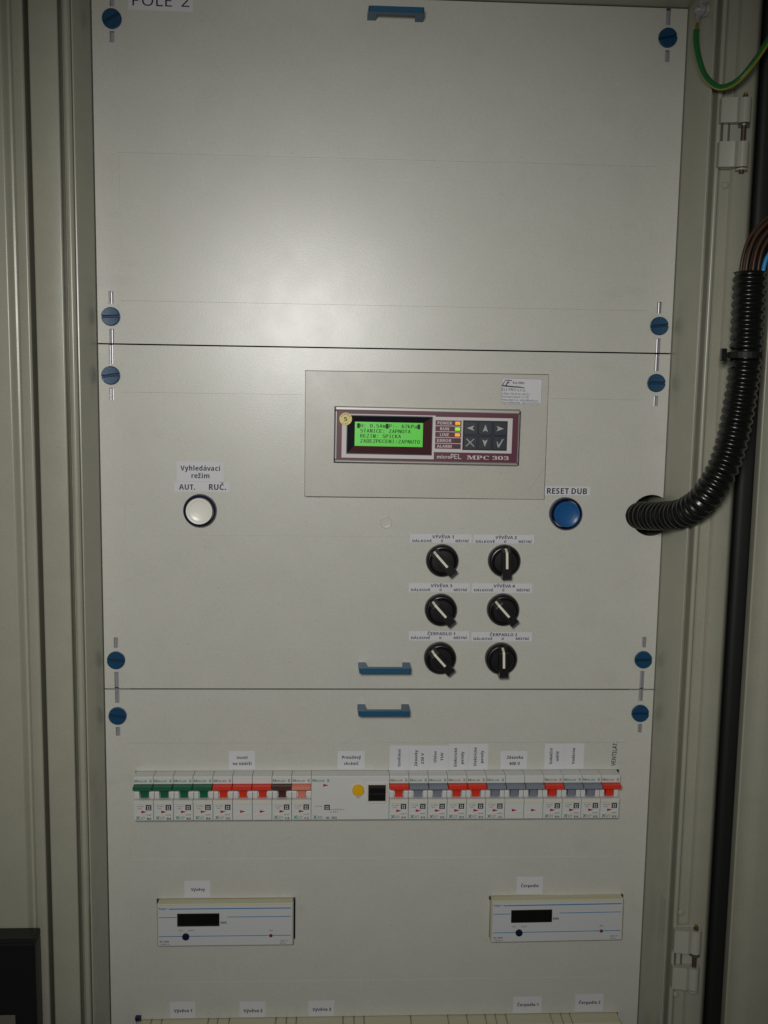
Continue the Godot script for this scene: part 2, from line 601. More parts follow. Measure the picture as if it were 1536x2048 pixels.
# one thin steel cover: cells between the breaks, each a small plate at its own height; cells that lie in a hole are left out
func cover_panel(label: String, y0: float, y1: float, holes: Array, screws: Array, notch := false) -> Node3D:
	var t := thing("cover_panel", label, "panel", Vector3(0, y0, 0), "steel cover panels of the cabinet")
	var xs := [-245.0, IN_L, IN_R, 245.0]
	var ys := [y0, y1]
	for s in sections:
		for v in [s[0], s[1]]:
			if v > y0 and v < y1:
				ys.append(v)
	var all := holes.duplicate()
	if notch:
		all.append([212.0, -164.0, 245.0, -119.0])
	for h in all:
		for v in [h[0], h[2]]:
			xs.append(clampf(v, -245, 245))
		for v in [h[1], h[3]]:
			ys.append(clampf(v, y0, y1))
	xs.sort()
	ys.sort()
	var st := new_st()
	for i in xs.size() - 1:
		if xs[i + 1] - xs[i] < 0.01:
			continue
		for j in ys.size() - 1:
			if ys[j + 1] - ys[j] < 0.01:
				continue
			var cx: float = (xs[i] + xs[i + 1]) * 0.5
			var cy: float = (ys[j] + ys[j + 1]) * 0.5
			var gone := false
			for h in all:
				if cx > h[0] and cx < h[2] and cy > h[1] and cy < h[3]:
					gone = true
			if gone:
				continue
			var za := panel_z(cx, ys[j] + 0.001)
			var zb := panel_z(cx, ys[j + 1] - 0.001)
			var a := Vector3(xs[i], ys[j], za)
			var b := Vector3(xs[i + 1], ys[j], za)
			var c := Vector3(xs[i + 1], ys[j + 1], zb)
			var d := Vector3(xs[i], ys[j + 1], zb)
			quad(st, a, b, c, d, Vector3.BACK)
			var dn := func(p): return Vector3(p.x, p.y, -2.0)
			quad(st, a, b, dn.call(b), dn.call(a), Vector3.DOWN)
			quad(st, d, c, dn.call(c), dn.call(d), Vector3.UP)
			quad(st, a, d, dn.call(d), dn.call(a), Vector3.LEFT)
			quad(st, b, c, dn.call(c), dn.call(b), Vector3.RIGHT)
	if notch:
		var pg := PackedVector2Array([Vector2(245, -164), Vector2(212, -164), Vector2(212, -119), Vector2(245, -119)])
		var cut := []
		var a0 := 57.6
		for i in 25:
			var a := deg_to_rad(lerpf(a0, 360.0 - a0, i / 24.0))
			cut.append(Vector2(235.0, -141.5) + Vector2(cos(a), sin(a)) * 18.4)
		for q in cut:
			pg.append(q)
		plate(st, pg, -2.0, 0.0)
	put("panel_sheet", st, M.panel_paint, t, Vector3(0, -y0, 0))
	for s in screws:
		screw(t, Vector3(s[0], s[1] - y0, 0), s[2])
	return t

func screw(t: Node3D, at: Vector3, turn: float) -> void:
	if not caps.has("screw_half"):
		var st := new_st()
		lathe(st, [Vector2(7.9, 0), Vector2(7.9, 0.3), Vector2(0, 0.4)], Vector3.ZERO, 36)
		for s in [0, 180]:
			var p := PackedVector2Array()
			var a0 := asin(0.75 / 7.7)
			for i in 19:
				var a := lerpf(a0, PI - a0, i / 18.0) + deg_to_rad(s)
				p.append(Vector2(cos(a), sin(a)) * 7.7)
			plate(st, p, 0.2, 2.8, 0.55)
		caps["screw_half"] = st.commit()
		var sl := new_st()
		box(sl, Vector3(-7.0, -0.72, 0.3), Vector3(7.0, 0.72, 0.6), 0.0)
		caps["screw_slot"] = sl.commit()
	var o := hang("locking_screw", caps["screw_half"], M.screw_blue, t, at)
	o.rotation.z = deg_to_rad(turn)
	hang("slot", caps["screw_slot"], M.slot_blue, o)

func handle(t: Node3D, at: Vector3) -> void:
	var st := new_st()
	# outline in (x, z): a bridge whose feet taper
	var p := [Vector2(-23, 0), Vector2(-22.4, 19), Vector2(-21.4, 20), Vector2(21.4, 20), Vector2(22.4, 19), Vector2(23, 0), Vector2(16.2, 0), Vector2(15.4, 14.5), Vector2(-15.4, 14.5), Vector2(-16.2, 0)]
	extrude_y(st, p, -2.3, 2.3)
	put("pull_handle", st, M.handle_blue, t, at)

func panels() -> void:
	var slot := func(x, ya, yb): return [x - 1.9, ya, x + 1.9, yb]
	# upper panel
	var p := cover_panel("large blank cover panel at the top with one blue handle", 0.6, 283.4,
		[slot.call(-229, 242.3, 251.2), slot.call(-228.6, 270.2, 284), slot.call(-233.6, 33.3, 43.4), slot.call(-233.5, 0.0, 12.4),
		slot.call(228.9, 270.2, 284), slot.call(229.6, 240.9, 250.4), slot.call(233.2, 34.0, 43.8), slot.call(233.7, 0.0, 12.8)],
		[[-228.8, 260.4, 30.0], [-233.9, 22.7, 3.0], [229.0, 259.9, 12.0], [233.7, 23.4, 6.0]])
	handle(p, Vector3(1.3, 268.2 - 0.6, panel_z(1.3, 268.2)))
	# middle panel
	p = cover_panel("middle cover panel carrying the green display, buttons and black rotary switches", -299.4, -0.6,
		[slot.call(-234.3, -16.8, 0), slot.call(-234.6, -47.1, -36.9), slot.call(-234.6, -263.0, -253.6), slot.call(-234.6, -300, -284.6),
		slot.call(233.4, -15.1, 0), slot.call(234.0, -45.3, -36.6), slot.call(234.1, -261.1, -251.5), slot.call(233.8, -300, -282.9), [-70.8, -128.5, 139.4, -19.4]],
		[[-234.8, -26.4, 8.0], [-234.7, -273.8, -2.0], [233.5, -25.4, 0.0], [233.9, -272.2, 3.0]], true)
	handle(p, Vector3(0.6, -277.6 + 299.4, 0))
	var nub := new_st()
	lathe(nub, [Vector2(5.4, 0), Vector2(5.3, 0.15), Vector2(4.6, 0.4), Vector2(3.6, 0.3), Vector2(0, 0.25)], Vector3.ZERO, 28)
	put("hole_plug", nub, M.panel_paint, p, Vector3(0.4, -149.9 + 299.4, panel_z(0.4, -149.9)))
	# lower panel with its cut-outs
	p = cover_panel("lower cover panel around the row of circuit breakers and two meters", -720, -300.6,
		[slot.call(-234.3, -312.7, -300), slot.call(-234.2, -342.9, -334.7), slot.call(233.5, -310.8, -300), slot.call(234.0, -340.3, -332.3),
		[-219.6, -416.7, 216.9, -375.2], [-202.4, -536.9, -76.9, -495.9], [101.8, -536.9, 225.0, -495.9], [-222.6, -700, 226.6, -613.2]],
		[[-234.2, -324.2, -10.0], [233.5, -322.0, 0.0]])
	handle(p, Vector3(0.3, -316.0 + 720, 0))
	var hw := new_st()
	for d in [0.0, 0.14]:
		ink(hw, "VENTILÁT.", 212.9 + d, -371.9 + d, 22.5, panel_z(211, -360) + 0.08 + d * 0.1, "sans", 3.8, 87)
	put("handwriting", hw, M.blue_ink, p, Vector3(0, 720, 0))

# ------------------------------------------------------------------ paper labels
func label_paper(called: String, label: String, x0: float, y0: float, x1: float, y1: float, lines: Array, group := "", tilt := 0.0) -> void:
	var cx := (x0 + x1) * 0.5
	var cy := (y0 + y1) * 0.5
	var z := maxf(panel_z(cx, y0), panel_z(cx, y1)) + 0.02
	var t := thing(called, label, "label", Vector3(cx, cy, z), group)
	t.rotation.z = deg_to_rad(tilt)
	var st := new_st()
	plate(st, rounded(x0 - cx, y0 - cy, x1 - cx, y1 - cy, 0.5, 2), 0.0, 0.16, 0.04)
	put("paper", st, M.paper, t)
	var tx := new_st()
	for l in lines:   # text, x, baseline, width, font, cap height, turn
		ink(tx, l[0], l[1] - cx, l[2] - cy, l[3], 0.19, l[4] if l.size() > 4 else "sans_bold", l[5] if l.size() > 5 else 0.0, l[6] if l.size() > 6 else 0.0)
	put("lettering", tx, M.blue_ink, t)

func labels() -> void:
	label_paper("paper_label", "large white label reading POLE 2 at the top panel's upper edge", -215.7, 267.9, -163.5, 280.5, [["POLE", -212.2, 271.4, 31.8, "sans", 9.0], ["2", -172.8, 271.6, 6.4, "sans", 9.0]])
	label_paper("paper_label", "two-line white label reading Vyhledávací režim above the white button", -180.5, -115.7, -140.1, -98.7, [["Vyhledávací", -177.2, -106.4, 34.2], ["režim", -167.9, -112.9, 15.4]])
	label_paper("paper_label", "narrow white label reading AUT. and RUČ. touching the white button's top", -182.4, -124.8, -135.4, -116.2, [["AUT.", -178.6, -123.0, 13.8], ["RUČ.", -153.0, -122.9, 14.6]])
	label_paper("paper_label", "white label reading RESET DUB above the blue push button", 139.3, -124.4, 179.5, -116.6, [["RESET DUB", 141.3, -123.2, 35.4]])
	var g := "printed labels of the rotary switches"
	var ks := [[21.8, -167.6, 76.0, -159.8, "VÝVĚVA 1", "top row under the display"], [77.6, -167.6, 131.3, -159.9, "VÝVĚVA 2", "top row under RESET DUB"], [21.5, -211.7, 75.3, -203.5, "VÝVĚVA 3", "middle row under the display"], [77.3, -211.9, 131.1, -203.4, "VÝVĚVA 4", "middle row under RESET DUB"], [22.3, -255.5, 76.0, -246.8, "ČERPADLO 1", "bottom row under the display"], [78.0, -256.0, 132.4, -247.5, "ČERPADLO 2", "bottom row under RESET DUB"]]
	for k in ks:
		var w := 19.0 if k[4].begins_with("V") else 24.6
		var x: float = k[0]
		label_paper("paper_label", "white label reading %s, %s" % [k[4], k[5]], k[0], k[1], k[2], k[3],
			[[k[4], x + 28.8 - w * 0.5, k[3] - 3.7, w, "sans_bold", 2.7], ["DÁLKOVÉ", x + 2.0, k[3] - 7.25, 16.9, "sans_bold", 2.2], ["0", x + 27.2, k[3] - 7.15, 1.8, "sans_bold", 2.2], ["MÍSTNÍ", x + 40.0, k[3] - 7.1, 11.6, "sans_bold", 2.2]], g)
	g = "paper labels above the breaker row"
	label_paper("paper_label", "white label reading Ventil na nádrži above the red three-pole breaker", -136.8, -374.0, -113.7, -356.9, [["Ventil", -130.0, -364.4, 9.7], ["na nádrži", -133.2, -370.0, 16.5]], g)
	label_paper("paper_label", "white label reading Proudový chránič above the wide residual current breaker", -39.9, -373.9, -15.5, -357.2, [["Proudový", -35.8, -364.4, 17.0], ["chránič", -34.0, -370.2, 13.1]], g)
	var vs := [["Osvětlení", "", 7.1, -375.4, 24.9, -352.1, 15.7, -371.8, 16.4, 0.0, 0.0, 0.0],
		["Zásuvky", "230 V", 25.0, -375.4, 42.6, -352.2, 30.8, -371.4, 15.0, 36.7, -369.5, 10.3],
		["Ohřev", "TUV", 42.7, -375.4, 60.2, -352.2, 48.2, -368.1, 10.8, 54.3, -366.3, 7.5],
		["Elektrické", "panely", 60.3, -375.2, 78.2, -350.8, 66.6, -371.9, 17.3, 72.7, -369.6, 11.7],
		["Elektrické", "panely", 78.4, -375.1, 96.2, -350.8, 84.5, -371.1, 17.0, 90.6, -368.7, 11.7],
		["Indukční", "měřič", 147.7, -374.4, 165.8, -350.5, 153.6, -369.8, 15.1, 159.5, -367.0, 9.4],
		["Vodárna", "", 166.0, -374.2, 183.9, -350.5, 174.2, -369.9, 15.1, 0.0, 0.0, 0.0]]
	var vl := ["upright white label reading Osvětlení sideways", "upright white label reading Zásuvky 230 V sideways", "upright white label reading Ohřev TUV sideways", "upright label reading Elektrické panely that touches the Ohřev TUV label", "upright label reading Elektrické panely that ends the run of five labels", "upright white label reading Indukční měřič sideways", "upright white label reading Vodárna sideways"]
	for i in vs.size():
		var v: Array = vs[i]
		var lines := [[v[0], v[6] + 1.2, v[7], v[8], "sans_bold", 2.5, 90.0]]
		if v[1] != "":
			lines.append([v[1], v[9] + 1.2, v[10], v[11], "sans_bold", 2.4, 90.0])
		label_paper("paper_label", vl[i], v[2], v[3], v[4], v[5], lines, g)
	label_paper("paper_label", "white label reading Zásuvka 400 V above the grey three-pole breaker", 107.6, -374.2, 131.9, -357.5, [["Zásuvka", 113.3, -364.8, 14.7], ["400 V", 115.5, -370.7, 10.0]], g)
	g = "paper labels above the meters"
	label_paper("paper_label", "white label reading Vývěvy above a kilowatt hour meter", -177.4, -494.8, -154.1, -479.1, [["Vývěvy", -171.4, -488.8, 12.6]], g)
	label_paper("paper_label", "white label reading Čerpadla above a kilowatt hour meter", 126.1, -494.4, 150.6, -477.9, [["Čerpadla", 130.3, -488.0, 16.2]], g)
	g = "paper labels above the lowest row of motor switches"
	for b in [["Vývěva 1", -191.7, -612.6, -168.3, -596.7, -187.9, -606.9, 16.4, "first"], ["Vývěva 2", -127.9, -612.8, -104.0, -597.5, -124.3, -607.9, 17.5, "second"], ["Vývěva 3", -64.4, -612.9, -40.7, -597.5, -60.7, -607.5, 17.2, "third"], ["Čerpadlo 1", 126.5, -612.6, 153.7, -596.4, 130.6, -605.8, 19.8, "fourth"], ["Čerpadlo 2", 185.2, -612.0, 212.1, -594.6, 188.8, -604.5, 20.4, "last"]]:
		label_paper("paper_label", "label reading %s, %s of five above the lowest row" % [b[0], b[8]], b[1], b[2], b[3], b[4], [[b[0], b[5], b[6], b[7]]], g)

# ------------------------------------------------------------------ controller
func controller() -> void:
	var pl := thing("mounting_plate", "flat grey rectangular plate framing the green display unit", "plate", Vector3(34.3, -74.0, 0))
	pl.rotation.z = deg_to_rad(-0.2)
	var st := new_st()
	var o := rect(-104.2, -53.6, 104.2, 53.6)
	for q in [[-104.2, -53.6, 104.2, -24.4], [-104.2, 24.2, 104.2, 53.6], [-104.2, -24.4, -80.0, 24.2], [80.2, -24.4, 104.2, 24.2]]:
		plate(st, rect(q[0], q[1], q[2], q[3]), -4.3, 2.0)
	put("sheet", st, M.plate_paint, pl)
	var rm := new_st()
	for q in [[-107.0, -56.4, 107.0, -52.0], [-107.0, 52.0, 107.0, 56.6], [-107.0, -51.95, -102.0, 51.95], [102.0, -51.95, 107.0, 51.95]]:
		plate(rm, rect(q[0], q[1], q[2], q[3]), -6.6, -4.4)
	put("rim", rm, M.plate_paint, pl)
	var s := thing("company_sticker", "small white address sticker with dark logo at the plate's upper corner", "sticker", Vector3(115.6, -34.6, 2.0))
	s.rotation.z = deg_to_rad(-1.0)
	var sp := new_st()
	plate(sp, rect(-17.7, -11.4, 17.7, 11.4), 0.0, 0.15)
	put("paper", sp, M.paper, s)
	var lt := new_st()
	ink(lt, "ELI-PRO", -8.0, 6.4, 10.0, 0.18, "sans_bold", 1.9)
	ink(lt, "s.r.o.", -5.2, 4.2, 4.4, 0.18, "sans", 1.1)
	ink(lt, "ELI-PRO s.r.o.", -17.0, 0.2, 20.6, 0.18, "sans", 2.4)
	ink(lt, "U Ráje 198, Brná, 403 21,", -17.0, -3.0, 24.6, 0.18, "sans", 1.7)
	ink(lt, "Ústí nad Labem 17, ČR", -17.0, -5.6, 23.4, 0.18, "sans", 1.7)
	ink(lt, "www.elipro.cz, elipro@volny.cz", -17.0, -8.2, 32.0, 0.18, "sans", 1.7)
	ink(lt, "+420 608449209, +420 475531028", -17.0, -10.6, 33.0, 0.18, "sans", 1.6)
	put("lettering", lt, M.blue_ink, s)
	var lg := new_st()
	for b in [[[-14.6, 9.6], [-8.6, 9.6], [-8.9, 8.9], [-14.6, 8.9], [-16.6, 4.4], [-17.6, 4.4]], [[-13.4, 7.4], [-10.6, 7.4], [-10.9, 6.8], [-13.7, 6.8]], [[-16.8, 4.9], [-14.4, 4.9], [-12.2, 8.4], [-11.2, 8.4], [-13.4, 4.9], [2.4, 3.6], [2.4, 2.9], [-16.8, 3.9]]]:
		var pg := PackedVector2Array()
		for q in b:
			pg.append(Vector2(q[0], q[1]))
		plate(lg, pg, 0.1, 0.2)
	put("logo", lg, M.blue_ink, s)
	var fr := new_st()
	for q in [[-17.5, 11.0, 17.5, 11.2], [-17.5, -11.2, 17.5, -11.0], [-17.5, -11.0, -17.3, 11.0], [17.3, -11.0, 17.5, 11.0]]:
		plate(fr, rect(q[0], q[1], q[2], q[3]), 0.1, 0.18)
	put("border_line", fr, M.blue_ink, s)

	var c := thing("display_controller", "wide controller with lit green four-line display, maroon front and six keys", "controller", Vector3(34.2, -73.7, 2.0))
	c.rotation.z = deg_to_rad(-0.42)
	var fs := new_st()
	# metal frame: four bars round the sunk front
	for q in [[-79.2, 20.4, 79.2, 23.9], [-79.2, -23.9, 79.2, -21.6], [-79.2, -21.55, -77.0, 20.35], [78.2, -21.55, 79.2, 20.35]]:
		box(fs, Vector3(q[0], q[1], -2.5), Vector3(q[2], q[3], 7.2), 0.9)
	put("metal_frame", fs, M.alloy, c)
	for x in [-79.9, 79.25]:
		var sd := new_st()
		box(sd, Vector3(x, -23.4, -2.4), Vector3(x + 0.65, 23.2, 6.4), 0.2)
		put("side_cover", sd, M.navy, c)
	var mf := new_st()
	plate(mf, rect(-76.95, -21.55, 78.15, 20.35), -2.0, 5.2)
	put("front_foil", mf, M.maroon, c)
	var wf := new_st()
	plate(wf, PackedVector2Array([Vector2(-73.2, -19.9), Vector2(6.2, -19.9), Vector2(6.2, -13.6), Vector2(73.4, -13.6), Vector2(73.4, 16.6), Vector2(6.8, 16.6), Vector2(6.8, 17.6), Vector2(-73.2, 17.6)]), 5.1, 5.32)
	put("silver_field", wf, M.silver_print, c)
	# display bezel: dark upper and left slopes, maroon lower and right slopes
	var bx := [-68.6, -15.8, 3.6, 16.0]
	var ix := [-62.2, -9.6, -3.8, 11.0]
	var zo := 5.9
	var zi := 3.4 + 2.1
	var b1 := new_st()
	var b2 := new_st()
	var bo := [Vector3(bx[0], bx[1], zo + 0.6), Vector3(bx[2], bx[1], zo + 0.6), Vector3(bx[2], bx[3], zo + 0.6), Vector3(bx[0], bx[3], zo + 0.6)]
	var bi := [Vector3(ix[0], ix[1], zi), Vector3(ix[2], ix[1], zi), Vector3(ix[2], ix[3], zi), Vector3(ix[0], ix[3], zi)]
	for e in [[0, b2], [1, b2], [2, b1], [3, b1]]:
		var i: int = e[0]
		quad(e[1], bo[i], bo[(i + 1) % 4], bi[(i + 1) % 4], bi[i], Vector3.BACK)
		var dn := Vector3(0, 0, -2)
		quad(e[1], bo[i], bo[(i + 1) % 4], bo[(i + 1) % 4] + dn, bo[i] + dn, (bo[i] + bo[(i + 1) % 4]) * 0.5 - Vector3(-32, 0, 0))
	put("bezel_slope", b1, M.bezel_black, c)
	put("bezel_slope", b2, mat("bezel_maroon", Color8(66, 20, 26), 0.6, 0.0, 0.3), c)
	var bl := new_st()
	for q in [[bx[0] - 0.7, bx[3], bx[2] + 0.7, bx[3] + 0.7], [bx[0] - 0.7, bx[1] - 0.7, bx[2] + 0.7, bx[1]], [bx[0] - 0.7, bx[1], bx[0], bx[3]], [bx[2], bx[1], bx[2] + 0.7, bx[3]]]:
		plate(bl, rect(q[0], q[1], q[2], q[3]), 5.2, 6.45)
	put("bezel_rim", bl, M.navy, c)
	var lc := new_st()
	plate(lc, rect(ix[0] - 0.3, ix[1] - 0.3, ix[2] + 0.3, ix[3] + 0.3), 5.0, 5.46)
	var lcd := put("display", lc, M.lcd_green, c)
	var tx := new_st()
	var rows := ["\u00a0H: 0.54m\u00a0P:- 67kPa", " STANICE: ZAPNUTA", " REZIM: SPICKA", " ZABEZPECENI:ZAPNUTO"]
	var pitch := 2.72
	for r in rows.size():
		for k in rows[r].length():
			var ch: String = rows[r][k]
			if ch == " " or ch == "\u00a0":
				continue
			var wd := 2.1
			if ch in ".:1I":
				wd = 0.55 if ch in ".:" else 1.2
			for dx in [0.0, 0.22]:   # heavy dot strokes
				ink(tx, ch, -60.2 + k * pitch + (2.1 - wd) * 0.5 + dx, 6.3 - r * 4.35, wd, 5.52 + dx * 0.1, "mono", 3.0)
	for k in [0, 9, 19]:
		plate(tx_block(lcd), rect(-60.3 + k * pitch, 5.6, -57.9 + k * pitch, 9.7), 5.4, 5.56)
	put("characters", tx, M.lcd_ink, lcd)
	for st2 in blocks:
		put("cursor_block", st2, M.lcd_ink, lcd)
	# indicator rows
	var names := ["POWER", "RUN", "LINE", "ERROR", "ALARM"]
	var lamp := [M.led_orange, M.led_green, M.led_orange, M.led_off, M.led_off]
	var wds := [12.6, 7.6, 7.6, 12.4, 12.6]
	var ink_rows := new_st()
	for i in 5:
		var y := 11.5 - i * 4.98
		var rs := new_st()
		plate(rs, rect(6.9, y - 2.2, 29.2, y + 2.2), 5.25, 5.5)
		put("indicator_field", rs, M.maroon, c)
		ink(ink_rows, names[i], 8.6 if wds[i] > 9 else 11.0, y - 1.3, wds[i], 5.54, "sans_bold", 2.5)
		var ls := new_st()
		box(ls, Vector3(23.8, y - 1.4, 5.2), Vector3(28.2, y + 1.4, 6.1), 0.3)
		put("indicator_light", ls, lamp[i], c)
	put("indicator_lettering", ink_rows, M.silver_print, c)
	# keypad
	var kb := new_st()
	plate(kb, rect(30.6, -11.4, 69.2, 14.2), 5.2, 5.6, 0.1)
	var kp := put("keypad", kb, M.keypad_blue, c)
	var arrows := [[0, 1, 180.0], [1, 1, 90.0], [2, 1, 0.0], [1, 0, -90.0]]
	for i in 3:
		for j in 2:
			var ks := new_st()
			var kx := 37.2 + i * 12.7
			var ky := -4.9 + j * 12.5
			plate(ks, rounded(kx - 5.9, ky - 5.8, kx + 5.9, ky + 5.8, 0.8, 2), 5.5, 6.2, 0.35)
			put("key", ks, M.key_black, kp)
	var ka := new_st()
	for a in arrows:
		var ctr := Vector2(37.2 + a[0] * 12.7, -4.9 + a[1] * 12.5)
		var pg := PackedVector2Array()
		for q in [[3.3, 0.0], [-3.1, 2.3], [-1.7, 0.0], [-3.1, -2.3]]:
			pg.append(ctr + Vector2(q[0], q[1]).rotated(deg_to_rad(a[2])))
		plate(ka, pg, 6.1, 6.28)
	for b in [[[-3.6, 3.2], [-2.9, 3.6], [3.6, -3.0], [3.1, -3.5]], [[-3.4, -3.4], [-3.9, -2.9], [2.9, 3.4], [3.4, 3.0]]]:
		var pg := PackedVector2Array()
		for q in b:
			pg.append(Vector2(37.2 + q[0], -4.9 + q[1]))
		plate(ka, pg, 6.1, 6.28 + (0.03 if b[0][1] < 0 else 0.0))
	var ck := PackedVector2Array()
	for q in [[-2.6, 1.2], [-1.8, 1.5], [-0.9, -1.8], [2.6, 3.8], [3.4, 3.6], [-0.4, -3.6], [-1.4, -3.5]]:
		ck.append(Vector2(62.6 + q[0], -4.9 + q[1]))
	plate(ka, ck, 6.1, 6.28)
	put("key_symbol", ka, M.key_grey, kp)
	var ml := new_st()
	ink(ml, "micro", 8.9, -19.1, 11.4, 5.3, "sans_bold", 2.9)
	ink(ml, "MPC 303", 34.8, -19.3, 36.4, 5.3, "serif_bold", 3.3)
	# outlined PEL mark beside it
	for q in [[20.8, -19.2, 21.5, -15.0], [21.5, -15.6, 23.2, -15.0], [22.6, -17.4, 23.2, -15.6], [21.5, -17.9, 23.2, -17.4], [23.9, -19.2, 24.5, -15.0], [24.5, -15.6, 26.4, -15.0], [24.5, -17.3, 26.0, -16.8], [24.5, -19.2, 26.4, -18.6], [27.1, -19.2, 27.8, -15.0], [27.8, -19.2, 30.0, -18.6]]:
		plate(ml, rect(q[0], q[1], q[2], q[3]), 5.1, 5.34)
	put("front_lettering", ml, M.silver_print, c)
	var bd := new_st()
	lathe(bd, [Vector2(5.4, 5.2), Vector2(5.4, 6.6), Vector2(5.2, 6.72), Vector2(0, 6.72)], Vector3(-70.2, 13.2, 0), 36)
	var badge := put("guarantee_badge", bd, M.badge_cream, c)
	var bt := new_st()
	ink(bt, "5", -71.6, 11.4, 2.8, 6.76, "sans_bold", 3.4)
	for i in 6:
		var a := 150.0 - i * 24.0
		var p := Vector2(-70.2, 13.2) + Vector2(cos(deg_to_rad(a)), sin(deg_to_rad(a))) * 3.6
		ink(bt, "ZÁRUKA"[i], p.x - 0.5 * cos(deg_to_rad(a - 90)), p.y - 0.5 * sin(deg_to_rad(a - 90)), 1.0, 6.76, "sans_bold", 1.1, a - 90)
	for i in 3:
		var a := 244.0 + i * 26.0
		var p := Vector2(-70.2, 13.2) + Vector2(cos(deg_to_rad(a)), sin(deg_to_rad(a))) * 4.6
		ink(bt, "LET"[i], p.x - 0.4, p.y, 0.9, 6.76, "sans_bold", 1.0, a + 90)
	put("badge_lettering", bt, M.print_black, badge)

var blocks := []
func tx_block(_l) -> SurfaceTool:
	blocks.append(new_st())
	return blocks[-1]

# ------------------------------------------------------------------ buttons, switches, meters
func buttons() -> void:
	for b in [["white", -160.4, -140.6, M.cap_white, M.navy, "round white push button in a dark ring below the AUT. label"], ["blue", 157.8, -140.2, M.cap_blue, M.navy, "round blue push button below the RESET DUB label"]]:
		var t := thing("push_button", b[5], "button", Vector3(b[1], b[2], panel_z(b[1], b[2])))
		var r := new_st()
		lathe(r, [Vector2(14.2, -1), Vector2(14.2, 5.4), Vector2(13.6, 7.4), Vector2(12.9, 8.0), Vector2(12.3, 7.6), Vector2(12.2, 4)], Vector3.ZERO, 56)
		put("ring", r, b[4], t)
		var c := new_st()
		lathe(c, [Vector2(11.4, 2), Vector2(11.4, 9.0), Vector2(11.2, 9.7), Vector2(10.8, 10.0), Vector2(10.0, 9.9), Vector2(8.2, 9.2), Vector2(6.0, 8.8), Vector2(3.0, 8.5), Vector2(0, 8.4)], Vector3.ZERO, 56)
		put("cap", c, b[3], t)

func rotary() -> void:
	var base := new_st()
	lathe(base, [Vector2(14.3, -1), Vector2(14.3, 4.0), Vector2(13.6, 6.4), Vector2(12.4, 7.6), Vector2(11.6, 7.8), Vector2(11.0, 7.2), Vector2(10.6, 8.4), Vector2(9.4, 9.4), Vector2(0, 9.8)], Vector3.ZERO, 56)
	var bm := base.commit()
	var grip := new_st()
	# outline in (y, z) of the lever: sloping nose towards the pointer, long tail
	extrude_x(grip, [Vector2(-14.2, 5.0), Vector2(-14.3, 15.8), Vector2(-13.0, 18.0), Vector2(8.2, 18.0), Vector2(9.4, 17.4), Vector2(12.6, 9.0), Vector2(12.6, 5.0)], -3.9, 3.9)
	var gm := grip.commit()
	var line := new_st()
	extrude_x(line, [Vector2(-4.6, 17.7), Vector2(-4.6, 18.3), Vector2(8.3, 18.3), Vector2(9.75, 17.6), Vector2(12.2, 11.0), Vector2(11.7, 10.8), Vector2(9.2, 17.0), Vector2(8.1, 17.7)], -1.0, 1.0)
	var lm := line.commit()
	var ks := [[50.1, -182.7, 42.0, "VÝVĚVA 1", "slanted, top row under the display"], [104.9, -182.6, 2.0, "VÝVĚVA 2", "upright, top row under RESET DUB"], [49.9, -226.9, 42.0, "VÝVĚVA 3", "slanted, middle row under the display"], [105.2, -226.5, 42.0, "VÝVĚVA 4", "slanted, middle row under RESET DUB"], [50.2, -270.6, 42.0, "ČERPADLO 1", "slanted, bottom row under the display"], [104.8, -271.0, 2.0, "ČERPADLO 2", "upright, bottom row under RESET DUB"]]
	var first: Node3D = null
	for k in ks:
		var t: Node3D
		if first == null:
			t = thing("rotary_switch", "", "switch")
			hang("base", bm, M.black_plastic, t)
			var g := hang("lever", gm, M.black_plastic, t)
			hang("pointer_line", lm, M.pointer_white, g)
			first = t
		else:
			t = first.duplicate()
			t.name = numbered("rotary_switch")
			add_child(t)
		t.position = Vector3(k[0], k[1], panel_z(k[0], k[1])) * K
		tag(t, "black rotary switch labelled %s, pointer %s" % [k[3], k[4]], "switch", "black rotary switches")
		(t.get_node("lever") as Node3D).rotation.z = deg_to_rad(k[2])

